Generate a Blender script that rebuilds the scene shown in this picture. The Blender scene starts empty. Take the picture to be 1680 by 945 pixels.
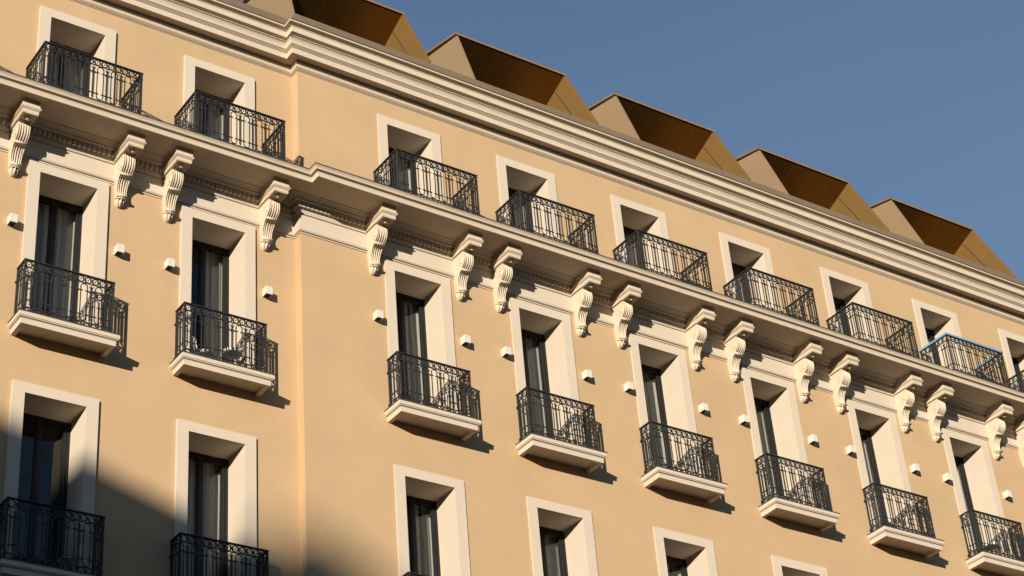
import bpy, math, random
from math import radians as R, sin, cos, pi
from mathutils import Vector, Matrix
random.seed(7)
S = bpy.context.scene
COL = S.collection

# ------------------------------------------------------------------ camera
cam_d = bpy.data.cameras.new('camera')
cam = bpy.data.objects.new('camera', cam_d); COL.objects.link(cam); S.camera = cam
CAMP = (-15.835, -27.906, -22.257)
YAW, PIT, ROL = 0.64386, 0.57295, -0.08995
fw = Vector((sin(YAW)*cos(PIT), cos(YAW)*cos(PIT), sin(PIT)))
rt = Vector((cos(YAW), -sin(YAW), 0)); up = rt.cross(fw)
r2 = cos(ROL)*rt + sin(ROL)*up; u2 = -sin(ROL)*rt + cos(ROL)*up
cam.matrix_world = Matrix(((r2.x, u2.x, -fw.x, CAMP[0]), (r2.y, u2.y, -fw.y, CAMP[1]),
                           (r2.z, u2.z, -fw.z, CAMP[2]), (0, 0, 0, 1)))
cam_d.sensor_width = 36; cam_d.lens = 3173.4/1680*36
cam_d.clip_start = 0.1; cam_d.clip_end = 2000

# ------------------------------------------------------------------ sky, sun, exposure
SUN_EL, SUN_AZ = R(10), R(49.5)          # light travels towards +x +y
w = bpy.data.worlds.new('World'); S.world = w; w.use_nodes = True
nt = w.node_tree; nt.nodes.clear()
sky = nt.nodes.new('ShaderNodeTexSky'); sky.sky_type = 'NISHITA'; sky.sun_disc = False
sky.sun_elevation = SUN_EL; sky.sun_rotation = SUN_AZ + pi
sky.altitude = 0; sky.air_density = 1.0; sky.dust_density = 0.0; sky.ozone_density = 2.5
bg = nt.nodes.new('ShaderNodeBackground'); bg.inputs['Strength'].default_value = 0.091
ow = nt.nodes.new('ShaderNodeOutputWorld')
tcw = nt.nodes.new('ShaderNodeTexCoord'); mpw = nt.nodes.new('ShaderNodeMapping')      # thin high haze drifting in the blue
mpw.inputs['Location'].default_value = (0.35, 0.1, 0.0); mpw.inputs['Scale'].default_value = (1.6, 1.6, 3.2)
nzw = nt.nodes.new('ShaderNodeTexNoise'); nzw.inputs['Scale'].default_value = 1.5; nzw.inputs['Detail'].default_value = 5; nzw.inputs['Roughness'].default_value = 0.5
mrw = nt.nodes.new('ShaderNodeMapRange'); mrw.inputs[1].default_value = 0.34; mrw.inputs[2].default_value = 0.66; mrw.inputs[3].default_value = 0.0; mrw.inputs[4].default_value = 0.26
mxw = nt.nodes.new('ShaderNodeMix'); mxw.data_type = 'RGBA'; mxw.inputs[7].default_value = (1.75, 1.85, 2.3, 1)
nt.links.new(tcw.outputs['Generated'], mpw.inputs[0]); nt.links.new(mpw.outputs[0], nzw.inputs[0]); nt.links.new(nzw.outputs['Fac'], mrw.inputs[0])
nt.links.new(mrw.outputs[0], mxw.inputs[0]); nt.links.new(sky.outputs[0], mxw.inputs[6]); nt.links.new(mxw.outputs[2], bg.inputs[0])
nt.links.new(bg.outputs[0], ow.inputs[0])
sd = bpy.data.lights.new('sun', 'SUN'); sd.energy = 5.0; sd.angle = R(0.5); sd.color = (1.0, 0.895, 0.735)
sun = bpy.data.objects.new('sun', sd); COL.objects.link(sun)
SD = Vector((cos(SUN_EL)*sin(SUN_AZ), cos(SUN_EL)*cos(SUN_AZ), -sin(SUN_EL)))
sun.rotation_euler = SD.to_track_quat('-Z', 'Y').to_euler()
sun.location = (-60, -60, 30)
S.view_settings.view_transform = 'Standard'; S.view_settings.look = 'None'
S.view_settings.exposure = 0.6; S.view_settings.gamma = 1.0
S.view_settings.use_curve_mapping = False
S.cycles.max_bounces = 8; S.cycles.diffuse_bounces = 4; S.cycles.glossy_bounces = 4
S.cycles.transparent_max_bounces = 12
S.cycles.use_denoising = True

# ------------------------------------------------------------------ materials
def mat(name, col, rough=0.85, metal=0.0, var=0.06, scale=3.0, bump=0.0, bscale=120.0, streak=0.0, spec=0.3):
    m = bpy.data.materials.new(name); m.use_nodes = True
    n = m.node_tree.nodes; l = m.node_tree.links
    b = n['Principled BSDF']
    b.inputs['Roughness'].default_value = rough; b.inputs['Metallic'].default_value = metal
    b.inputs['Specular IOR Level'].default_value = spec
    tc = n.new('ShaderNodeTexCoord')
    no = n.new('ShaderNodeTexNoise'); no.inputs['Scale'].default_value = scale
    no.inputs['Detail'].default_value = 6; no.inputs['Roughness'].default_value = 0.65
    l.new(tc.outputs['Object'], no.inputs['Vector'])
    cr = n.new('ShaderNodeValToRGB')
    cr.color_ramp.elements[0].position = 0.3; cr.color_ramp.elements[1].position = 0.7
    cr.color_ramp.elements[0].color = (*[c*(1-var) for c in col], 1)
    cr.color_ramp.elements[1].color = (*[min(1, c*(1+var)) for c in col], 1)
    l.new(no.outputs['Fac'], cr.inputs['Fac'])
    out = cr.outputs['Color']
    if streak:
        mp = n.new('ShaderNodeMapping'); mp.inputs['Scale'].default_value = (9, 9, 0.55)
        l.new(tc.outputs['Object'], mp.inputs['Vector'])
        n2 = n.new('ShaderNodeTexNoise'); n2.inputs['Scale'].default_value = 1.0; n2.inputs['Detail'].default_value = 5
        l.new(mp.outputs[0], n2.inputs['Vector'])
        r2_ = n.new('ShaderNodeMapRange'); r2_.inputs[1].default_value = 0.55; r2_.inputs[2].default_value = 0.8
        r2_.inputs[3].default_value = 0; r2_.inputs[4].default_value = streak
        l.new(n2.outputs['Fac'], r2_.inputs[0])
        mx = n.new('ShaderNodeMix'); mx.data_type = 'RGBA'
        l.new(r2_.outputs[0], mx.inputs[0]); l.new(out, mx.inputs[6])
        mx.inputs[7].default_value = (*[c*0.55 for c in col], 1)
        out = mx.outputs[2]
    l.new(out, b.inputs['Base Color'])
    if bump:
        n3 = n.new('ShaderNodeTexNoise'); n3.inputs['Scale'].default_value = bscale; n3.inputs['Detail'].default_value = 4
        l.new(tc.outputs['Object'], n3.inputs['Vector'])
        bp = n.new('ShaderNodeBump'); bp.inputs['Strength'].default_value = bump; bp.inputs['Distance'].default_value = 0.004
        l.new(n3.outputs['Fac'], bp.inputs['Height']); l.new(bp.outputs[0], b.inputs['Normal'])
    return m

M_WALL = mat('tan_stucco', (0.44, 0.301, 0.173), 0.9, var=0.055, scale=0.7, bump=0.3, bscale=60, streak=0.07)
M_CREAM = mat('cream_stucco', (0.512, 0.433, 0.346), 0.85, var=0.025, scale=2.0, bump=0.12, bscale=90)
M_TRIM = mat('cream_mouldings', (0.51, 0.42, 0.322), 0.85, var=0.04, scale=3.0, bump=0.15, bscale=80, streak=0.06)
M_STONE = mat('carved_stone', (0.525, 0.437, 0.332), 0.9, var=0.06, scale=9.0, bump=0.25, bscale=70)
M_IRON = mat('wrought_iron', (0.026, 0.026, 0.025), 0.5, metal=0.0, var=0.25, scale=14.0, spec=0.25)
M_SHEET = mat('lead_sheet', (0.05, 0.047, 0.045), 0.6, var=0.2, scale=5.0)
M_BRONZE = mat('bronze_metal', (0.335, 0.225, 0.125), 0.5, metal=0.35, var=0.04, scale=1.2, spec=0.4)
M_GOLD_SHADED = mat('golden_bronze_shaded', (0.21, 0.115, 0.03), 0.32, metal=0.85, var=0.04, scale=1.2, spec=0.4)  # same bronze as the cheek, darkened in colour for the soffit's shade
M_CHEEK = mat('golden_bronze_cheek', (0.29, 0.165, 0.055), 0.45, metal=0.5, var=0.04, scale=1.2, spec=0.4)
M_FLASH = mat('bronze_flashing', (0.22, 0.155, 0.095), 0.55, metal=0.3, var=0.06, scale=1.5)
M_FRAME = mat('anthracite_frame', (0.011, 0.011, 0.012), 0.45, var=0.15, scale=6, spec=0.3)
M_LAMP = mat('white_lamp_paint', (0.56, 0.52, 0.455), 0.55, var=0.02, scale=8)
M_DARK = mat('lamp_inside', (0.06, 0.055, 0.05), 0.6, var=0.1)
M_CURT = mat('curtain_cloth', (0.78, 0.76, 0.71), 0.95, var=0.06, scale=5)
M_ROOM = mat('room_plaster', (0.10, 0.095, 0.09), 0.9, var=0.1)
M_WHITE = mat('white_weave', (0.75, 0.75, 0.74), 0.7, var=0.1, scale=20)
M_GREEN = mat('green_white_pattern', (0.40, 0.46, 0.42), 0.6, var=0.5, scale=26)
M_BLUE = mat('blue_foam', (0.13, 0.25, 0.40), 0.8, var=0.08, scale=12)
M_GROUND = mat('paving_ground', (0.12, 0.11, 0.095), 0.9, var=0.12, scale=0.4)
M_ASPH = mat('asphalt', (0.05, 0.05, 0.05), 0.9, var=0.2, scale=1.5)
M_OPP = mat('opposite_render', (0.24, 0.19, 0.14), 0.9, var=0.06, scale=0.7)
M_TILE = mat('roof_tiles', (0.26, 0.13, 0.08), 0.85, var=0.2, scale=2.0)

def glass_mat():
    m = bpy.data.materials.new('window_glass'); m.use_nodes = True
    n = m.node_tree.nodes; l = m.node_tree.links; n.clear()
    t = n.new('ShaderNodeBsdfTransparent'); t.inputs[0].default_value = (0.74, 0.75, 0.74, 1)
    g = n.new('ShaderNodeBsdfGlossy'); g.inputs['Roughness'].default_value = 0.01; g.inputs[0].default_value = (0.9, 0.95, 1, 1)
    lw = n.new('ShaderNodeLayerWeight'); lw.inputs['Blend'].default_value = 0.5
    pw = n.new('ShaderNodeMath'); pw.operation = 'POWER'; pw.inputs[1].default_value = 4.0
    f = n.new('ShaderNodeMath'); f.operation = 'MULTIPLY_ADD'; f.inputs[1].default_value = 0.9; f.inputs[2].default_value = 0.035
    l.new(lw.outputs['Facing'], pw.inputs[0]); l.new(pw.outputs[0], f.inputs[0])
    tc = n.new('ShaderNodeTexCoord'); no = n.new('ShaderNodeTexNoise'); no.inputs['Scale'].default_value = 0.8
    bp = n.new('ShaderNodeBump'); bp.inputs['Strength'].default_value = 0.03; bp.inputs['Distance'].default_value = 0.02
    l.new(tc.outputs['Object'], no.inputs[0]); l.new(no.outputs['Fac'], bp.inputs['Height']); l.new(bp.outputs[0], g.inputs['Normal'])
    mx = n.new('ShaderNodeMixShader'); o = n.new('ShaderNodeOutputMaterial')
    l.new(f.outputs[0], mx.inputs[0]); l.new(t.outputs[0], mx.inputs[1]); l.new(g.outputs[0], mx.inputs[2])
    l.new(mx.outputs[0], o.inputs[0])
    return m
M_GLASS = glass_mat()

# ------------------------------------------------------------------ mesh helpers
class MB:
    def __init__(s): s.v = []; s.f = []; s.sm = []
    def quad(s, a, b, c, d):
        i = len(s.v); s.v += [a, b, c, d]; s.f.append((i, i+1, i+2, i+3)); s.sm.append(False)
    def poly(s, pts):
        i = len(s.v); s.v += list(pts); s.f.append(tuple(range(i, i+len(pts)))); s.sm.append(False)
    def box(s, x0, x1, y0, y1, z0, z1):
        i = len(s.v)
        s.v += [(x0,y0,z0),(x1,y0,z0),(x1,y1,z0),(x0,y1,z0),(x0,y0,z1),(x1,y0,z1),(x1,y1,z1),(x0,y1,z1)]
        for f in ((0,3,2,1),(4,5,6,7),(0,1,5,4),(1,2,6,5),(2,3,7,6),(3,0,4,7)):
            s.f.append(tuple(i+k for k in f)); s.sm.append(False)
    def grid(s, rows, smooth=False, close=False):
        i = len(s.v); n = len(rows[0])
        for r in rows: s.v += list(r)
        for a in range(len(rows)-1):
            for b in range(n if close else n-1):
                c = (b+1) % n
                s.f.append((i+a*n+b, i+a*n+c, i+(a+1)*n+c, i+(a+1)*n+b)); s.sm.append(smooth)
    def tube(s, pts, r, n=4, closed=False, up=None, smooth=False, cap=True):
        pts = [Vector(p) for p in pts]; rows = []
        N = len(pts)
        for k, p in enumerate(pts):
            if closed: d = pts[(k+1) % N]-pts[(k-1) % N]
            else: d = pts[min(k+1, N-1)]-pts[max(k-1, 0)]
            d.normalize()
            u = Vector(up) if up else (Vector((0, 1, 0)) if abs(d.y) < 0.9 else Vector((1, 0, 0)))
            a = d.cross(u).normalized(); b = d.cross(a).normalized()
            rr = r[k] if isinstance(r, (list, tuple)) else r
            rows.append([tuple(p+rr*(cos(2*pi*(j+.5)/n)*a+sin(2*pi*(j+.5)/n)*b)) for j in range(n)])
        if closed: rows.append(rows[0])
        self_i = len(s.v)
        s.grid(rows, smooth, True)
        if cap and not closed:
            s.f.append(tuple(self_i+j for j in range(n))[::-1]); s.sm.append(False)
            k = self_i+(N-1)*n
            s.f.append(tuple(k+j for j in range(n))); s.sm.append(False)
    def ball(s, c, rx, ry, rz, n=8, m=6):
        rows = []
        for a in range(m+1):
            t = pi*a/m
            rows.append([(c[0]+rx*sin(t)*cos(2*pi*j/n), c[1]+ry*sin(t)*sin(2*pi*j/n), c[2]+rz*cos(t)) for j in range(n)])
        s.grid(rows, True, True)
    def mesh(s, name, m):
        me = bpy.data.meshes.new(name)
        me.from_pydata(s.v, [], s.f)
        me.polygons.foreach_set('use_smooth', s.sm)
        me.materials.append(m); me.update()
        return me
    def build(s, name, m, parent=None, loc=(0, 0, 0)):
        o = bpy.data.objects.new(name, s.mesh(name, m)); COL.objects.link(o)
        if parent: o.parent = parent
        o.location = loc
        return o

def tag(o, label=None, cat=None, group=None, kind=None):
    if label: o['label'] = label
    if cat: o['category'] = cat
    if group: o['group'] = group
    if kind: o['kind'] = kind
    return o
def empty(name, loc=(0, 0, 0), parent=None):
    o = bpy.data.objects.new(name, None); COL.objects.link(o); o.location = loc
    o.empty_display_size = 0.3
    if parent: o.parent = parent
    return o
def copy_tree(o, parent=None, loc=None):
    c = o.copy(); COL.objects.link(c)
    c.parent = parent if parent else o.parent
    if loc is not None: c.location = loc
    for ch in list(o.children): copy_tree(ch, c)
    return c
def fix_normals(o):
    import bmesh
    bm = bmesh.new(); bm.from_mesh(o.data)
    bmesh.ops.remove_doubles(bm, verts=bm.verts, dist=1e-5)
    bmesh.ops.recalc_face_normals(bm, faces=bm.faces)
    bm.to_mesh(o.data); bm.free(); o.data.update()

# ------------------------------------------------------------------ layout (metres; z = 0 is the head of the middle-floor surrounds)
GROUND = -24.0
DY = 0.245                      # the left wing stands this far back
WY = 0.03                       # wall face behind the surround face
XJ = -0.03                      # corner where the right wing steps forward
BAY = {'L0': -7.99, 'L1': -4.867, 'L2': -1.746, 'R1': 2.714, 'R2': 5.818, 'R3': 9.034, 'R4': 12.291,
       'R5': 15.566, 'R6': 18.745, 'R7': 21.93, 'R8': 25.12}
ZU, ZL = 3.801, -4.751
XMIN, XMAX = -14.0, 34.0
def y0(k): return DY if k[0] == 'L' else 0.0

hotel = empty('hotel_building', (10, 6, GROUND))
tag(hotel, 'tan stuccoed hotel with cream trim, iron balconies and bronze dormers', 'building')
hotel_inv = Vector((-10, -6, -GROUND))
root = hotel
def P(x, y, z): return (x-10, y-6, z-GROUND)      # world -> hotel space
def place(o, x, y, z): o.location = P(x, y, z); return o

# ---- wall with openings
HW = 0.80
rows_ = {'U': (0.99, ZU), 'M': (-3.615, 0.0), 'L': (-4.751-3.615, ZL)}
def wall_part(x0, x1, y, keys):
    mb = MB()
    xs = [x0, x1]
    for k in keys: xs += [BAY[k]-HW+.004, BAY[k]+HW-.004]
    zs = [GROUND-0.2, 4.6]
    for a, b in rows_.values(): zs += [a, b-.004]
    xs = sorted(xs); zs = sorted(zs)
    for i in range(len(xs)-1):
        for j in range(len(zs)-1):
            cx = (xs[i]+xs[i+1])/2; cz = (zs[j]+zs[j+1])/2
            if any(abs(cx-BAY[k]) < HW-.01 for k in keys) and any(a < cz < b for a, b in rows_.values()): continue
            mb.quad(P(xs[i], y, zs[j]), P(xs[i+1], y, zs[j]), P(xs[i+1], y, zs[j+1]), P(xs[i], y, zs[j+1]))
    return mb
LK = ['L0', 'L1', 'L2']; RK = ['R1', 'R2', 'R3', 'R4', 'R5', 'R6', 'R7', 'R8']
mb = wall_part(XMIN, XJ, DY+WY, LK)
m2 = wall_part(XJ, XMAX, WY, RK)
n0 = len(mb.v); mb.v += m2.v; mb.f += [tuple(n0+i for i in f) for f in m2.f]; mb.sm += m2.sm
mb.quad(P(XJ, WY, GROUND-.2), P(XJ, DY+WY, GROUND-.2), P(XJ, DY+WY, 4.6), P(XJ, WY, 4.6))
mb.quad(P(XMIN, DY+WY, GROUND-.2), P(XMIN, 14, GROUND-.2), P(XMIN, 14, 5.85), P(XMIN, DY+WY, 5.85))
mb.quad(P(XMAX, WY, GROUND-.2), P(XMAX, 14, GROUND-.2), P(XMAX, 14, 5.85), P(XMAX, WY, 5.85))
mb.quad(P(XMIN, 14, GROUND-.2), P(XMAX, 14, GROUND-.2), P(XMAX, 14, 5.85), P(XMIN, 14, 5.85))
mb.build('wall', M_WALL, root)
mb = MB()
mb.box(*[c for c in (XMIN+.01-10, XMAX-.01-10, .55-6, 13.99-6, 5.74-GROUND, 5.80-GROUND)])
mb.build('roof', M_SHEET, root)
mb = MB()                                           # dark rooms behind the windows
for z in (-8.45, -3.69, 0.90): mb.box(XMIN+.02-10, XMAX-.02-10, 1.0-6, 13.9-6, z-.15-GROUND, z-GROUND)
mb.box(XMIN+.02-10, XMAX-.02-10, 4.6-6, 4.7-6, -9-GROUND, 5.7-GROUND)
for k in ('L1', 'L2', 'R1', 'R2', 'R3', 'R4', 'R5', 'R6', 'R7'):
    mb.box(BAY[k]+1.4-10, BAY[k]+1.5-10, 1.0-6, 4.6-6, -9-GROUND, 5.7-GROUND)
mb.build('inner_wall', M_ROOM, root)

# ---- mouldings swept along the facade with the jog
def sweep(prof, xj, y=WY, dy=DY):
    mb = MB()
    rows = []
    for p, z in prof:
        rows.append([P(XMIN, y+dy-p, z), P(xj-p, y+dy-p, z), P(xj-p, y-p, z), P(XMAX, y-p, z)])
    for a in range(len(rows)-1):
        for b in range(3):
            mb.quad(rows[a][b], rows[a][b+1], rows[a+1][b+1], rows[a+1][b])
    return mb
def arc(cx, cz, r1, r2, a0, a1, n=5):
    return [(cx+r1*cos(R(a0+(a1-a0)*i/n)), cz+r2*sin(R(a0+(a1-a0)*i/n))) for i in range(n+1)]
def groove(p, z, d=.022, h=.013): return [(p, z), (p-d, z+.001), (p-d, z+h), (p, z+h+.001)]
CORN = [(-.05, 4.238), (.008, 4.24)] + [(.018, 4.242), (.018, 4.256), (.0, 4.258), (.0, 4.270), (.030, 4.272), (.030, 4.288), (.012, 4.29), (.012, 4.300)]
CORN += [(.036, 4.302), (.048, 4.318), (.057, 4.34), (.059, 4.362), (.052, 4.376), (.03, 4.380), (.03, 4.392), (.062, 4.396), (.060, 4.455), (.05, 4.462), (.05, 4.476),
         (.245, 4.478), (.248, 4.452), (.264, 4.448), (.264, 4.585)]
CORN += [(.24, 4.587), (.24, 4.601), (.27, 4.603), (.27, 4.620), (.246, 4.622), (.246, 4.636), (.283, 4.638), (.283, 4.655), (.262, 4.657), (.262, 4.668), (.300, 4.670)]
CORN += [(.301, 4.69), (.304, 4.715), (.311, 4.74), (.321, 4.765), (.332, 4.785), (.342, 4.792), (.342, 4.806), (.17, 4.83),
         (.17, 5.045), (.245, 5.05), (.255, 5.052), (.255, 5.19), (.232, 5.192), (.232, 5.204), (.258, 5.206), (.258, 5.22), (.238, 5.222), (.238, 5.232),
         (.262, 5.236), (.285, 5.244), (.302, 5.246), (.346, 5.248), (.346, 5.286), (.25, 5.288), (.25, 5.42), (.1, 5.43), (.1, 5.5)]
corn = sweep(CORN, XJ).build('cornice', M_TRIM, root)
sweep([(.2, 4.812), (.347, 4.809), (.35, 4.834), (.335, 4.85), (.2, 4.856)], XJ).build('lead_flashing_or_shade', M_SHEET, corn)
sweep([(.1, 5.294), (.262, 5.292), (.262, 5.372), (.1, 5.374)], XJ).build('lead_flashing_or_shade', M_SHEET, corn)  # dark strip in the recess, standing in for shade under the gutter
FL = [(.15, 5.379), (.275, 5.376), (.285, 5.39), (.275, 5.405), (.035, 5.80), (.0, 5.815), (-.6, 5.83)]
o = sweep(FL, XJ).build('roof_gutter', M_FLASH, root)

FRZ = [(-.05, .04), (.018, .042), (.018, .066), (.0, .068), (.0, .080), (.034, .084), (.05, .105), (.056, .128), (.056, .142), (.025, .146), (.025, .485),
       (.010, .487), (.010, .499), (.04, .502), (.05, .53), (.056, .548), (.056, .556), (.06, .56), (.06, .712), (.20, .715), (.21, .735), (.212, .752), (.235, .762), (.265, .785), (.295, .80), (.315, .804), (.315, .83)]
sweep(FRZ, XJ).build('frieze', M_CREAM, root)
mb = MB()
def dentils(xa, xb, y):
    n = int(round((xb-xa)/.1))
    for i in range(n):
        a = xa+(xb-xa)*i/n
        mb.box(a+.012-10, a+(xb-xa)/n-.012-10, y-.136-6, y-.05-6, .605-GROUND, .7135-GROUND)
dentils(XMIN, XJ-.14, DY+WY); dentils(XJ-.136, XMAX, WY)
mb.box(XJ-.136-10, XJ-.05-10, WY-.04-6, DY+WY-.146-6, .605-GROUND, .7135-GROUND)
mb.build('dentil_course', M_TRIM, root)

BELT = [(.0, .815), (.93, .817), (.935, .795), (.968, .787), (.974, .80), (.976, .83), (.982, .865), (.995, .893), (1.0, .898), (1.045, .902), (1.052, .908),
        (1.058, .935), (1.075, .962), (1.088, .974), (1.09, .984), (-.05, .992)]
XB = 0.82
belt = sweep(BELT, XB).build('belt_cornice', M_TRIM, root)
SHT = [(.9, .986), (1.10, .984), (1.104, 1.0), (1.0, 1.004), (-.02, 1.012)]
sweep(SHT, XB).build('lead_flashing_or_shade', M_SHEET, belt)

# ---- corbel brackets under the belt
def bracket_proto():
    L = lambda x, y, z: (x, y, z)
    mb = MB()
    mb.box(-.172, .172, -.745, .05, .64, .83)
    for k, (e, za, zb) in enumerate(((.0, .522, .592), (.010, .592, .604), (.018, .604, .618), (.03, .618, .634), (.036, .634, .652))):
        mb.box(-.155-e, .155+e, -.735-e, .05, za, zb)
    br = mb.build('bracket', M_STONE, root)
    # fluted scroll: profile swept across x with flutes
    prof = [(-.40, .535), (-.425, .48), (-.445, .41), (-.448, .34), (-.435, .27), (-.405, .215), (-.36, .175), (-.325, .152), (-.31, .14), (-.31, .10), (-.27, .088), (-.215, .07),
            (-.175, .02), (-.148, -.04), (-.13, -.10), (-.122, -.16), (-.125, -.21), (-.14, -.25), (-.16, -.275), (-.165, -.295), (-.12, -.305)]
    prof = [(y-.012, z) for y, z in prof]
    def hw(z): return .114 if z > .085 else .114-.022*min(1, (.085-z)/.38)
    mb = MB(); rows = []
    NX = 49
    for (y, z) in prof:
        h = hw(z); row = []
        for i in range(NX):
            t = -1+2*i/(NX-1)
            fl = 0.0
            if abs(t) < .88 and not (.085 < z < .135) and z < .46 and z > -.285:
                fl = .06*(1-abs(sin(pi*(t/.88*.5+.5)*4)))**1.3
            row.append((t*h, y+fl, z))
        rows.append(row)
    mb.grid(rows, True)
    for sgn in (-1, 1):
        for k in range(len(prof)-1):
            (ya, za), (yb, zb) = prof[k], prof[k+1]
            mb.quad((sgn*hw(za), ya, za), (sgn*hw(zb), yb, zb), (sgn*hw(zb), .06, zb), (sgn*hw(za), .06, za))
    mb.poly([(-.092, -.13, -.305), (.092, -.13, -.305), (.092, .06, -.305), (-.092, .06, -.305)])
    # side volutes (raised spirals)
    for sgn in (-1, 1):
        def spiral(cy, cz, r0, turns, ph, dirn):
            pts = []
            for i in range(22):
                t = i/21; a = ph+dirn*turns*2*pi*t; r = r0*(1-.8*t)
                pts.append((sgn*(.114), cy+r*cos(a), cz+r*sin(a)))
            return pts
        mb.tube(spiral(-.31, .31, .108, 1.6, pi*.9, 1), .012, 5, smooth=True)
        mb.ball((sgn*.114, -.31, .31), .022, .034, .034)
        mb.tube([(sgn*.112, -.22, .08), (sgn*.107, -.17, .0), (sgn*.10, -.12, -.11), (sgn*.095, -.10, -.2), (sgn*.092, -.11, -.27)], .013, 5, smooth=True)
    # mid rolls
    mb.tube([(-.128, -.308, .118), (.128, -.308, .118)], .026, 8, smooth=True)
    mb.tube([(-.106, -.16, -.288), (.106, -.16, -.288)], .034, 8, smooth=True)
    mb.build('scroll', M_STONE, br)
    # hanging leaf
    mb = MB(); rows = []
    for z, h, d in ((-.298, .078, .10), (-.335, .095, .135), (-.365, .078, .12), (-.395, .09, .125), (-.425, .066, .095), (-.445, .06, .085), (-.47, .03, .04)):
        row = []
        for i in range(17):
            a = pi*i/16
            row.append((-h*cos(a), .03-(d+.03)*sin(a)**.6*(1+.16*cos(8*a)), z))
        rows.append(row)
    mb.grid(rows, True); mb.poly(rows[-1])
    mb.tube([(-.1, -.09, -.318), (-.05, -.14, -.333), (0, -.155, -.32), (.05, -.14, -.333), (.1, -.09, -.318)], .018, 6, smooth=True)
    mb.build('leaf_drop', M_STONE, br)
    # rosette under the abacus, in a sunk panel rim
    mb = MB()
    for a, b, c, d in ((-.145, .145, -.728, -.70), (-.145, .145, -.47, -.44), (-.145, -.115, -.70, -.47), (.115, .145, -.70, -.47)):
        mb.box(a, b, c, d, .505, .523)
    mb.ball((0, -.585, .497), .04, .04, .04)
    for i in range(6):
        a = i*pi/3; mb.ball((.055*cos(a), -.585+.055*sin(a), .514), .028, .028, .016)
    mb.build('rosette', M_STONE, br)
    return br
BR = bracket_proto()
first = True
for k in LK+RK:
    for dx in (-1.085, 1.025):
        p = P(BAY[k]+dx, y0(k)+WY, 0)
        if first: BR.location = p; first = False
        else: copy_tree(BR, root, p)

# ---- windows: surround with deep reveals, frame, glass, curtain
MI, MT, REV = 0.228, 0.205, 0.74
def window_proto(h, name='window'):
    """origin: centre, surround face, head of the surround. h = height down to the floor"""
    a, b = HW, HW-MI
    mb = MB()
    # face
    mb.quad((-a, 0, -h), (-b, 0, -h), (-b, 0, -MT), (-a, 0, 0)); mb.quad((b, 0, -h), (a, 0, -h), (a, 0, 0), (b, 0, -MT))
    mb.quad((-b, 0, -MT), (b, 0, -MT), (a, 0, 0), (-a, 0, 0))
    # outer edges
    mb.quad((-a, 0, -h), (-a, 0, 0), (-a, .2, 0), (-a, .2, -h)); mb.quad((a, 0, -h), (a, .2, -h), (a, .2, 0), (a, 0, 0))
    mb.quad((-a, 0, 0), (a, 0, 0), (a, .2, 0), (-a, .2, 0))
    # reveals
    mb.quad((-b, 0, -h), (-b, REV+.1, -h), (-b, REV+.1, -MT), (-b, 0, -MT)); mb.quad((b, 0, -h), (b, 0, -MT), (b, REV+.1, -MT), (b, REV+.1, -h))
    mb.quad((-b, 0, -MT), (-b, REV+.1, -MT), (b, REV+.1, -MT), (b, 0, -MT))
    mb.quad((-b, -.02, -h+.01), (b, -.02, -h+.01), (b, REV+.3, -h+.01), (-b, REV+.3, -h+.01))
    wn = mb.build(name, M_CREAM, root)
    mb = MB(); y = REV-.06; f = .055
    zt = -MT-.002; zb = -h+.02; bb = b-.002
    mb.box(-bb, -bb+f, y, y+.1, zb, zt); mb.box(bb-f, bb, y, y+.1, zb, zt); mb.box(-bb+f, bb-f, y, y+.1, zt-f, zt); mb.box(-bb+f, bb-f, y, y+.1, zb, zb+.06)
    s = .06
    for x0_, x1_ in ((-bb+f, -.004), (.004, bb-f)):
        mb.box(x0_+.003, x0_+s, y+.018, y+.075, zb+.063, zt-f-.003); mb.box(x1_-s, x1_-.003, y+.018, y+.075, zb+.063, zt-f-.003)
        mb.box(x0_+s, x1_-s, y+.018, y+.075, zt-f-s, zt-f-.003); mb.box(x0_+s, x1_-s, y+.018, y+.075, zb+.063, zb+.16)
    mb.box(-.03, .03, y+.006, y+.03, zb+.065, zt-f-.005)
    mb.build('window_frame', M_FRAME, wn)
    mb = MB(); yg = y+.045
    for x0_, x1_ in ((-bb+f+s-.005, -.004-s+.005), (.004+s-.005, bb-f-s+.005)):
        mb.box(x0_, x1_, yg, yg+.008, zb+.15, zt-f-s+.005)
    mb.build('glass', M_GLASS, wn)
    return wn
def curtain(wn, h, segs, seed):
    rnd = random.Random(seed); mb = MB()
    for x0_, x1_ in segs:
        n = max(8, int((x1_-x0_)/.012)); rows = []
        ph = rnd.random()*6; fr = rnd.uniform(38, 52)
        prof = []
        for i in range(n+1):
            x = x0_+(x1_-x0_)*i/n
            prof.append((x, REV+.16+.026*sin(fr*x+ph+1.6*sin(7*x+ph))))
        for z, k in ((-MT-.02, .6), (-MT-.5, .9), (-h*.6, 1.05), (-h+.05, 1.1)):
            rows.append([(x+.01*sin(z*2+ph), REV+.16+(yy-REV-.16)*k, z) for x, yy in prof])
        mb.grid(rows, True)
    return mb.build('curtain', M_CURT, wn)
HM, HU_ = 3.615, ZU-0.985
WM = window_proto(HM); WU = window_proto(HU_)
protoM, protoU = WM, WU
usedM = usedU = False
SEG = {'full': [(-.56, .56)], 'gap': [(-.56, -.12), (.1, .56)], 'right': [(.02, .56)], 'split': [(-.56, .28), (.34, .56)], 'none': []}
choice = {('L0', 'M'): 'full', ('L1', 'M'): 'full', ('L2', 'M'): 'right', ('R1', 'M'): 'split', ('R2', 'M'): 'full', ('R3', 'M'): 'split', ('R4', 'M'): 'full', ('R5', 'M'): 'full',
          ('L1', 'L'): 'none', ('L2', 'L'): 'full', ('R1', 'L'): 'split', ('R2', 'L'): 'full'}
n_ = 0
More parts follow.
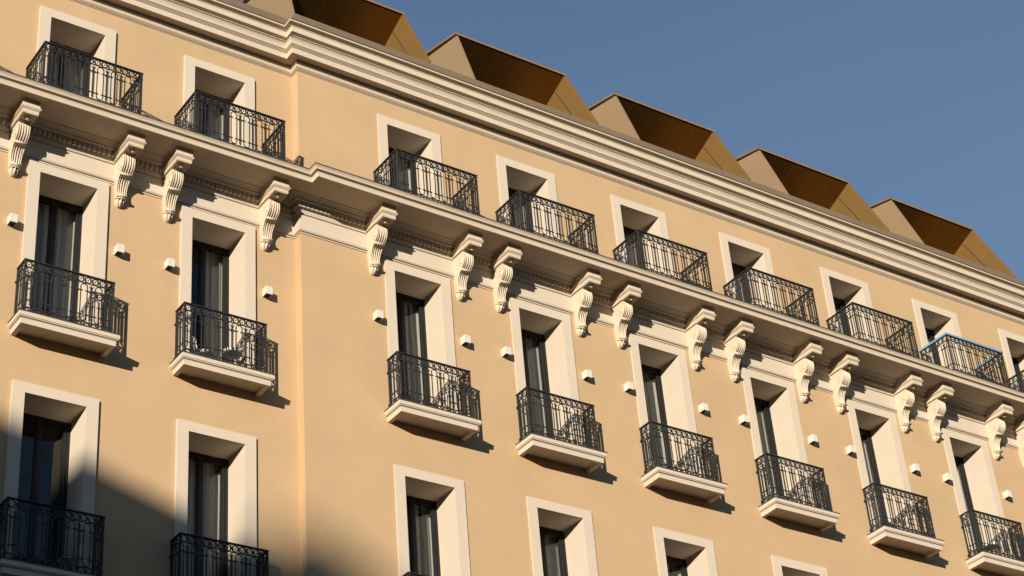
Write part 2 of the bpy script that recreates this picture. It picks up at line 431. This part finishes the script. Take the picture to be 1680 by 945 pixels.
for k in LK+RK:
    for row, z in (('U', ZU), ('M', 0.0), ('L', ZL)):
        loc = P(BAY[k], y0(k)-(.025 if k[0] == 'L' else 0), z)
        pr = protoU if row == 'U' else protoM
        if row == 'U':
            if not usedU: wn = WU; WU.location = loc; usedU = True
            else: wn = copy_tree(pr, root, loc)
        else:
            if not usedM: wn = WM; WM.location = loc; usedM = True
            else: wn = copy_tree(pr, root, loc)
        for ch in [c for c in wn.children if c.name.startswith('curtain')]: bpy.data.objects.remove(ch)
        n_ += 1
        sg = SEG[choice.get((k, row), 'full' if n_ % 3 else 'split')]
        if sg: curtain(wn, HU_ if row == 'U' else HM, sg, n_)

# ---- wrought iron railings
def railing_panel(mb, w_, h, n, at):
    """panel of n periods, width w_, height h (0 = bottom, h = top under the handrail); at(u, z, off) -> point"""
    r = .0115
    def bar(u0, z0, u1, z1, rr=r): mb.tube([at(u0, z0), at(u1, z1)], rr, 4)
    zt = h; za = h-.145; zb = .175; z0 = .035
    bar(0, za, w_, za, .0105); bar(0, zb, w_, zb, .0105); bar(0, z0, w_, z0, .013)
    pw = w_/n
    # ring bands
    for zc, hh in (((zt+za)/2, (zt-za)/2), ((zb+z0)/2, (zb-z0)/2)):
        nr = 2*n
        for i in range(nr):
            u = (i+.5)*w_/nr; rr = min(hh-.008, w_/nr/2-.012)
            mb.ball(at(u, zc), .017, .012, .017, 6, 4)
            mb.tube([at(u+rr*.86*cos(2*pi*j/10), zc+rr*sin(2*pi*j/10)) for j in range(10)], .0105, 4, closed=True)
        for i in range(nr+1):
            u = i*w_/nr
            mb.tube([at(u-.024, zc+hh*.8), at(u, zc), at(u+.024, zc+hh*.8)], .010, 4)
            mb.tube([at(u-.024, zc-hh*.8), at(u, zc), at(u+.024, zc-hh*.8)], .010, 4)
            c = at(u, zc); mb.ball(c, .022, .014, .026, 6, 4)
    # ovals and leaf stems
    ow_ = pw*.225
    top = za-.02-ow_; bot = zb+.02+ow_
    zc1 = za-.165; zc2 = zb+.15
    for i in range(n+1):
        u = i*pw
        s0 = 1 if i == 0 else -1; s1 = -1 if i == n else 1
        if i not in (0, n):
            pts = [at(u-ow_*cos(a), top+ow_*sin(a)) for a in [pi*j/8 for j in range(9)]]
            pts += [at(u+ow_*cos(a), bot-ow_*sin(a)) for a in [pi*j/8 for j in range(9)]]
            mb.tube(pts, r, 4, closed=True)
        else:
            sg = 1 if i == 0 else -1
            mb.tube([at(u+sg*ow_*sin(a), top+ow_*cos(a)) for a in [pi/2*j/5 for j in range(6)]]+[at(u+sg*ow_*cos(a), bot-ow_*sin(a)) for a in [pi/2*j/5 for j in range(6)]], r, 4)
    for i in range(n):
        u = (i+.5)*pw; e = pw/2-ow_+.03
        for zz in (zc1, zc2):
            mb.tube([at(u-e, zz), at(u+e, zz)], .013, 4)
            for q in (-e, e): mb.ball(at(u+q, zz), .014, .014, .014, 5, 4)
        mb.tube([at(u, zb), at(u, za)], .0095, 4)
        # leaves
        zz = zb+.05; kk = 0
        while zz < za-.06:
            big = 1.75 if (zz > zc1-.07 and zz < zc1-.03) or abs(zz-(za-.07)) < .02 else 1.0
            l_ = .027*big
            for sg in (-1, 1):
                mb.tube([at(u, zz), at(u+sg*l_, zz+.02*big)], [.0125, .007], 4)
            zz += .033
        mb.tube([at(u-.04, za-.05), at(u-.022, za-.085), at(u, za-.12), at(u+.022, za-.085), at(u+.04, za-.05)], .006, 4)

def make_railing(hw, dep, h, nf, ns, anchors=True):
    """origin at slab top, centre, surround plane. Returns dict of meshes."""
    out = {}
    mb = MB(); railing_panel(mb, 2*hw, h-.02, nf, lambda u, z, o=0: (-hw+u, -dep, z)); out['front'] = mb.mesh('railing_panel', M_IRON)
    yb = -.03
    for nm, sx in (('left', -1), ('right', 1)):
        mb = MB(); railing_panel(mb, dep+yb, h-.02, ns, lambda u, z, o=0: (sx*hw, yb-u, z))
        if anchors:
            for z in (h-.30, .12): mb.box(sx*hw-.012, sx*hw+.012, yb-.02, .04, z-.012, z+.012); mb.ball((sx*(hw+.03), yb, z), .022, .022, .022, 6, 4)
        out[nm] = mb.mesh('side_panel', M_IRON)
    mb = MB(); mb.box(-.016, .016, -.016, .016, 0, h-.014); out['post'] = mb.mesh('corner_post', M_IRON)
    out['spots'] = [(-hw, -dep), (hw, -dep), (-hw, yb), (hw, yb)]
    mb = MB(); t = .026
    mb.box(-hw-t, hw+t, -dep-t, -dep+t, h-.014, h+.006)
    for sx in (-1, 1): mb.box(sx*hw-t, sx*hw+t, -dep+t, .0, h-.014, h+.006)
    out['hand'] = mb.mesh('handrail', M_IRON)
    return out
def add_obj(name, me, parent, loc=(0, 0, 0)):
    o = bpy.data.objects.new(name, me); COL.objects.link(o); o.parent = parent; o.location = loc
    return o
def attach_railing(par, ms, loc=(0, 0, 0)):
    for sx, key in ((0, 'front'), (-1, 'left'), (1, 'right')):
        add_obj('railing_panel' if key == 'front' else 'side_panel', ms[key], par, loc)
    for x, y in ms['spots']: add_obj('corner_post', ms['post'], par, (x, y, 0))
    add_obj('handrail', ms['hand'], par, loc)

# balcony slabs (middle and lower floor)
SHW, SDEP = .945, .53
def slab_proto():
    mb = MB()
    prof = [(.945, -.0, .0), (.945, 0, 0)]
    pr = [(0.0, -.018), (0.0, -.098), (-.014, -.102), (-.014, -.118), (-.045, -.128), (-.052, -.14), (-.055, -.235), (-.14, -.238), (-.145, -.165), (-.5, -.165)]
    rows = []
    for p, z in pr:
        hx = SHW+max(p, -.5); d = SDEP+max(p, -.5)
        rows.append([(-hx, .05, z), (-hx, -d, z), (hx, -d, z), (hx, .05, z)])
    for a in range(len(rows)-1):
        for b in range(3): mb.quad(rows[a][b], rows[a][b+1], rows[a+1][b+1], rows[a+1][b])
    hx = SHW-.5
    mb.quad((-hx, .05, -.165), (hx, .05, -.165), (hx, -.03, -.165), (-hx, -.03, -.165))
    b = mb.build('balcony', M_CREAM, root)
    mb = MB(); mb.box(-SHW-.012, SHW+.012, -SDEP-.012, .6, -.018, .0)
    mb.build('floor_sheet', M_SHEET, b)
    return b
BAL = slab_proto()
RM = make_railing(.845, .375, 1.165, 6, 1)
attach_railing(BAL, RM)
RU = make_railing(.985, .935, 1.165, 7, 3)
firstb = True
for k in LK+RK:
    for z in (-3.61, ZL-3.61):
        p = P(BAY[k], y0(k)+(.04 if k[0] == 'L' else 0), z)
        if firstb: BAL.location = p; firstb = False
        else: copy_tree(BAL, root, p)
UPR = None
for k in LK+RK:
    e = empty('balcony_railing', P(BAY[k]+.02, y0(k)+(.05 if k[0] == 'L' else 0), .985), root)
    attach_railing(e, RU)

# ---- bronze dormers on the roof edge
def dormer_proto():
    # local x from the left front foot; local y world, z world - 5.88
    T = lambda x, y, z: (x, y, z-5.88)
    th = .05
    bl = (0, .05, 5.86); tl = (.352, 1.10, 8.09); br = (3.52, .05, 5.86); tr = (3.56, 1.10, 8.09)
    mb = MB()
    def slab(pts, d):
        d = Vector(d); a = [Vector(p) for p in pts]; b = [p+d for p in a]
        mb.poly([T(*p) for p in a]); mb.poly([T(*p) for p in reversed(b)])
        for i in range(len(a)):
            j = (i+1) % len(a); mb.quad(T(*a[i]), T(*b[i]), T(*b[j]), T(*a[j]))
    slab([(0, .045, 5.6), bl, tl, (.42, 3.8, 8.75), (.0, 3.8, 5.6)], (.05, 0, 0))
    body = mb.build('dormer', M_BRONZE, root)
    mb = MB(); slab([(3.52, .045, 5.6), br, tr, (3.60, 3.8, 8.75), (3.52, 3.8, 5.6)], (-.05, 0, 0))
    lin = mb.build('cheek', M_CHEEK, body)
    mb = MB()
    e0 = Vector(br); e1 = Vector(tr)
    mb.tube([T(*(e0+Vector((-.02, -.02, 0)))), T(*(e1+Vector((-.02, -.02, 0))))], .026, 4)
    mb.build('edge_trim', M_CHEEK, lin)
    mb = MB(); mb.tube([T(3.512-.052, 1.468, 7.88), T(3.512-.052, .5, 5.95)], .0045, 4); mb.build('seam', M_SHEET, lin)
    mb = MB()
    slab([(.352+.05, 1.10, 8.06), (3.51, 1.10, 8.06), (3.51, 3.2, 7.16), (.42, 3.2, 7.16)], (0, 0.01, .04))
    sof = mb.build('soffit', M_GOLD_SHADED, body)
    mb = MB()
    for x in (.95, 1.62, 2.28, 2.93):
        mb.tube([T(x, 1.12, 8.047), T(x+.02, 3.1, 7.2)], .0015, 4)
    mb.build('seam', M_CHEEK, sof)
    mb = MB()
    slab([(.30, 1.06, 8.09), (3.60, 1.06, 8.09), (3.62, 3.85, 8.79), (.30, 3.85, 8.79)], (0, 0, .06))
    rf = mb.build('dormer_roof', M_FLASH, body)
    mb = MB(); mb.box(.36, 3.56, 1.045, 1.07, 8.075-5.88, 8.10-5.88); mb.build('edge_trim', M_BRONZE, rf)
    mb = MB(); slab([(.1, 3.0, 5.86), (3.5, 3.0, 5.86), (3.5, 3.0, 7.4), (.2, 3.0, 7.4)], (0, .05, 0)); mb.build('dormer_glazing', M_FRAME, body)
    for o in (body, lin, sof, rf): fix_normals(o)
    return body
DOR = dormer_proto()
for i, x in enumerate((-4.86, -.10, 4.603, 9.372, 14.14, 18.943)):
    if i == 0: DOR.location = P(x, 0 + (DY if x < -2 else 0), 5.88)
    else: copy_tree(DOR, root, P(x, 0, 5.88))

# ------------------------------------------------------------------ wall lamps (up-down cubes)
def lamp_proto():
    e = empty('wall_lamp')
    w_, d, h = .14, .165, .178; t = .008
    mb = MB()
    mb.box(-w_/2, w_/2, -d, -d+t, 0, h); mb.box(-w_/2, -w_/2+t, -d+t, 0, 0, h); mb.box(w_/2-t, w_/2, -d+t, 0, 0, h); mb.box(-w_/2+t, w_/2-t, -.012, 0, 0, h)
    mb.build('housing', M_LAMP, e)
    mb = MB(); mb.box(-w_/2+t, w_/2-t, -d+t, -.012, .03, .155); mb.build('light_unit', M_DARK, e)
    return e
LP = lamp_proto(); firstl = True
ordn = {'L1': 'first', 'L2': 'second', 'R1': 'third', 'R2': 'fourth', 'R3': 'fifth', 'R4': 'sixth', 'R5': 'seventh', 'R6': 'eighth'}
for k in ordn:
    for sx, side in ((-1, 'left'), (1, 'right')):
        loc = (BAY[k]+sx*1.045, y0(k)+WY, -1.57)
        if firstl: o = LP; LP.location = loc; firstl = False
        else:
            o = copy_tree(LP, None, loc); o.parent = None
        tag(o, 'white cube wall lamp just %s of the %s middle-floor window from the left' % (side, ordn[k]), 'wall lamp', 'white cube lamps beside the middle windows')

# ------------------------------------------------------------------ balcony furniture
def chair(loc, rz, label, m=M_WHITE, sc=1.0):
    e = empty('bistro_chair', loc); e.rotation_euler.z = rz; e.scale = (sc, sc, sc)
    tag(e, label, 'chair', 'bistro chairs on the balconies')
    mb = MB()
    rows = []
    for r_, z in ((.001, .455), (.19, .46), (.205, .45), (.20, .43), (.001, .43)):
        rows.append([(r_*cos(2*pi*i/16), r_*sin(2*pi*i/16), z) for i in range(16)])
    mb.grid(rows, True, True); mb.build('seat', m, e)
    mb = MB()
    mb.tube([(-.19, .16, .45), (-.20, .22, .70), (-.13, .25, .83), (0, .26, .87), (.13, .25, .83), (.20, .22, .70), (.19, .16, .45)], .014, 6, smooth=True)
    for i in range(7):
        z = .54+.045*i; hw_ = .19 if z < .75 else .15
        mb.tube([(-hw_, .185+.09*(z-.5), z), (0, .20+.1*(z-.5), z+.005), (hw_, .185+.09*(z-.5), z)], .016, 5, smooth=True)
    mb.build('backrest', m, e)
    for sx in (-1, 1):
        for sy in (-1, 1):
            mb = MB(); mb.tube([(sx*.15, sy*.14, .44), (sx*.19, sy*.18, 0)], .012, 5); mb.build('leg', M_IRON, e)
    return e
def table(loc, label):
    e = empty('bistro_table', loc); tag(e, label, 'table', 'bistro tables on the balconies')
    mb = MB(); rows = []
    for r_, z in ((.001, .575), (.185, .575), (.195, .565), (.195, .515), (.185, .505), (.001, .505)): rows.append([(r_*cos(2*pi*i/20), r_*sin(2*pi*i/20), z) for i in range(20)])
    mb.grid(rows, False, True); mb.build('tabletop', M_GREEN, e)
    mb = MB(); mb.tube([(0, 0, .505), (0, 0, .03)], .022, 8); mb.build('column', M_IRON, e)
    for i in range(3):
        a = i*2*pi/3+.4; mb = MB(); mb.tube([(0, 0, .08), (.14*cos(a), .14*sin(a), .05), (.24*cos(a), .24*sin(a), 0)], .015, 5); mb.build('leg', M_IRON, e)
    return e
def bpos(k, z, dx, dy_): return (BAY[k]+dx, y0(k)+dy_, z)
chair(bpos('L2', -3.60, -.30, -.02), R(70), 'white striped bistro chair on the second middle-floor balcony from the left', sc=.8)
table(bpos('L2', -3.60, .30, .0), 'low table with green patterned rim on the second middle-floor balcony from the left')
chair(bpos('L1', ZL-3.60, .36, -.08), R(-90), 'white chair on the shaded balcony at the bottom left corner', sc=.8)
table(bpos('R6', -3.60, .05, .0), 'low patterned table behind the railing of the last middle-floor balcony')
chair(bpos('R4', -3.60, -.35, -.02), R(60), 'white bistro chair on the sixth middle-floor balcony from the left', sc=.7)
chair(bpos('R5', .99, .25, -.45), R(-60), 'white bistro chair on the upper balcony left of the blue-wrapped railing', sc=.75)

# blue foam wrapped on one upper handrail
e = MB(); bx = BAY['R6']+.02; hz = .985+1.165
t = .034
e.box(bx-.985-t, bx+.985+t, -.935-t, -.935+t, hz-.022, hz+.03)
for sx in (-1, 1): e.box(bx+sx*.985-t, bx+sx*.985+t, -.935+t, -.01, hz-.022, hz+.03)
tag(e.build('rail_padding', M_BLUE), 'bright blue foam padding wrapped along an upper balcony handrail', 'padding')

# small floodlight standing on the belt at the corner of the wings
fl = empty('floodlight', (-.30, -.30, .985)); tag(fl, 'small dark floodlight standing on the belt cornice at the corner', 'floodlight')
mb = MB(); mb.box(-.035, .035, -.05, .05, .06, .2); mb.build('housing', M_IRON, fl)
mb = MB(); mb.box(-.05, .05, -.03, .03, 0, .06); mb.build('mount', M_IRON, fl)

# ------------------------------------------------------------------ street, and unseen houses added to throw the bottom-left shadow and cut fill
mb = MB(); mb.quad((-600, -600, GROUND-.15), (600, -600, GROUND-.15), (600, 600, GROUND-.15), (-600, 600, GROUND-.15))
tag(mb.build('ground', M_GROUND), kind='structure')
mb = MB(); mb.quad((-300, -24, GROUND-.146), (300, -24, GROUND-.146), (300, -5, GROUND-.146), (-300, -5, GROUND-.146))
tag(mb.build('road', M_ASPH), kind='structure')
mb = MB(); mb.box(-300, 300, -5, .02, GROUND-.15, GROUND); mb.box(-300, 300, -30, -24, GROUND-.15, GROUND)
tag(mb.build('pavement', M_GROUND), kind='structure')

def opposite(name, label, prof, depth, dist):
    """prof: points (x, z) on the facade plane y = DY+WY that the roof outline should shade; carried back along the sun by dist metres"""
    off = -SD*dist
    pts = [(x+off.x, z+off.z) for x, z in prof]; yf = DY+WY+off.y
    xa, xb = pts[0][0], pts[-1][0]
    e = empty(name, ((xa+xb)/2, yf, GROUND)); tag(e, label, 'building')
    L = lambda x, y, z: (x-(xa+xb)/2, y-yf, z-GROUND)
    mb = MB(); zl = min(z for x, z in pts)-3
    face = [(xa, GROUND)]+[(x, z-.25) for x, z in pts]+[(xb, GROUND)]
    zb = min(z for x, z in pts)-.6; d1 = .5
    mb.poly([L(x, yf, z) for x, z in face]); mb.poly([L(x, yf-d1, z) for x, z in reversed(face)])
    for (x0_, z0_), (x1_, z1_) in zip(face[:-1], face[1:]):
        mb.quad(L(x0_, yf, z0_), L(x1_, yf, z1_), L(x1_, yf-d1, z1_), L(x0_, yf-d1, z0_))
    mb.box(xa-(xa+xb)/2+.02, xb-(xa+xb)/2-.02, -depth, -d1, 0, zb-GROUND)
    mb.build('wall', M_OPP, e)
    mb = MB()
    for (x0_, z0_), (x1_, z1_) in zip(pts[:-1], pts[1:]):
        mb.poly([L(x0_, yf+.1, z0_-.2), L(x1_, yf+.1, z1_-.2), L(x1_, yf+.1, z1_), L(x0_, yf+.1, z0_)])
        mb.quad(L(x0_, yf+.1, z0_), L(x1_, yf+.1, z1_), L(x1_, yf-d1-.1, z1_), L(x0_, yf-d1-.1, z0_))
    hx = (xb-xa)/2
    mb.quad((-hx, -d1-.01, zb+.02-GROUND), (hx, -d1-.01, zb+.02-GROUND), (hx, -depth-.3, zb-1.5-GROUND), (-hx, -depth-.3, zb-1.5-GROUND))
    mb.build('roof', M_TILE, e)
    zmax = max(z for x, z in pts); nx = int((xb-xa)/3)
    for i in range(nx):
        for j in range(6):
            x = xa+(i+.5)*(xb-xa)/nx; z = GROUND+2+3.6*j
            if z+1.9 > zl+2.2: continue
            mb = MB(); mb.box(x-.55-(xa+xb)/2, x+.55-(xa+xb)/2, -.05, .03, z-GROUND, z+1.8-GROUND); mb.build('window', M_FRAME, e)
opposite('gable_shadow_house', 'unseen gabled house added across the street, shaped to shade the hotel', [(-20, -8.0), (-9.0, -4.55), (-1.5, -6.85), (0, -7.6), (2.0, -10.0), (3.5, -10.8)], 12, 75)  # unseen, its outline shaped to cast the sharper facade shadow
opposite('far_shadow_house', 'unseen taller house added further back across the street, shaped to cast the softer shadow', [(-3, -12.0), (-1.0, -7.0), (.1, -6.45), (1.5, -7.35), (2.6, -9.0), (4.0, -12.0)], 14, 190)  # unseen, set far back and shaped for the wide soft shadow
for (a_, b_, z_), lab in zip(((3.6, 18, -9.2), (18.1, 34, -8.4), (34.1, 52, -9.4), (52.1, 76, -8.0), (-38, -20.1, -9.6), (-62, -38.1, -8.8)),
        ('unseen low tiled house added across the street directly right of the gabled one', 'unseen broad tiled house added across the street, second right of the gabled one', 'unseen tiled house added across the street, third right of the gabled one',
         'unseen long tiled house added across the street at the far right end', 'unseen tiled house added across the street directly left of the gabled one', 'unseen long tiled house added across the street at the far left end')):
    opposite('fill_blocking_house', lab, [(a_, z_), ((a_+b_)/2, z_+.9), (b_, z_)], 12, 75)  # unseen row added to block ground bounce and low sky fill
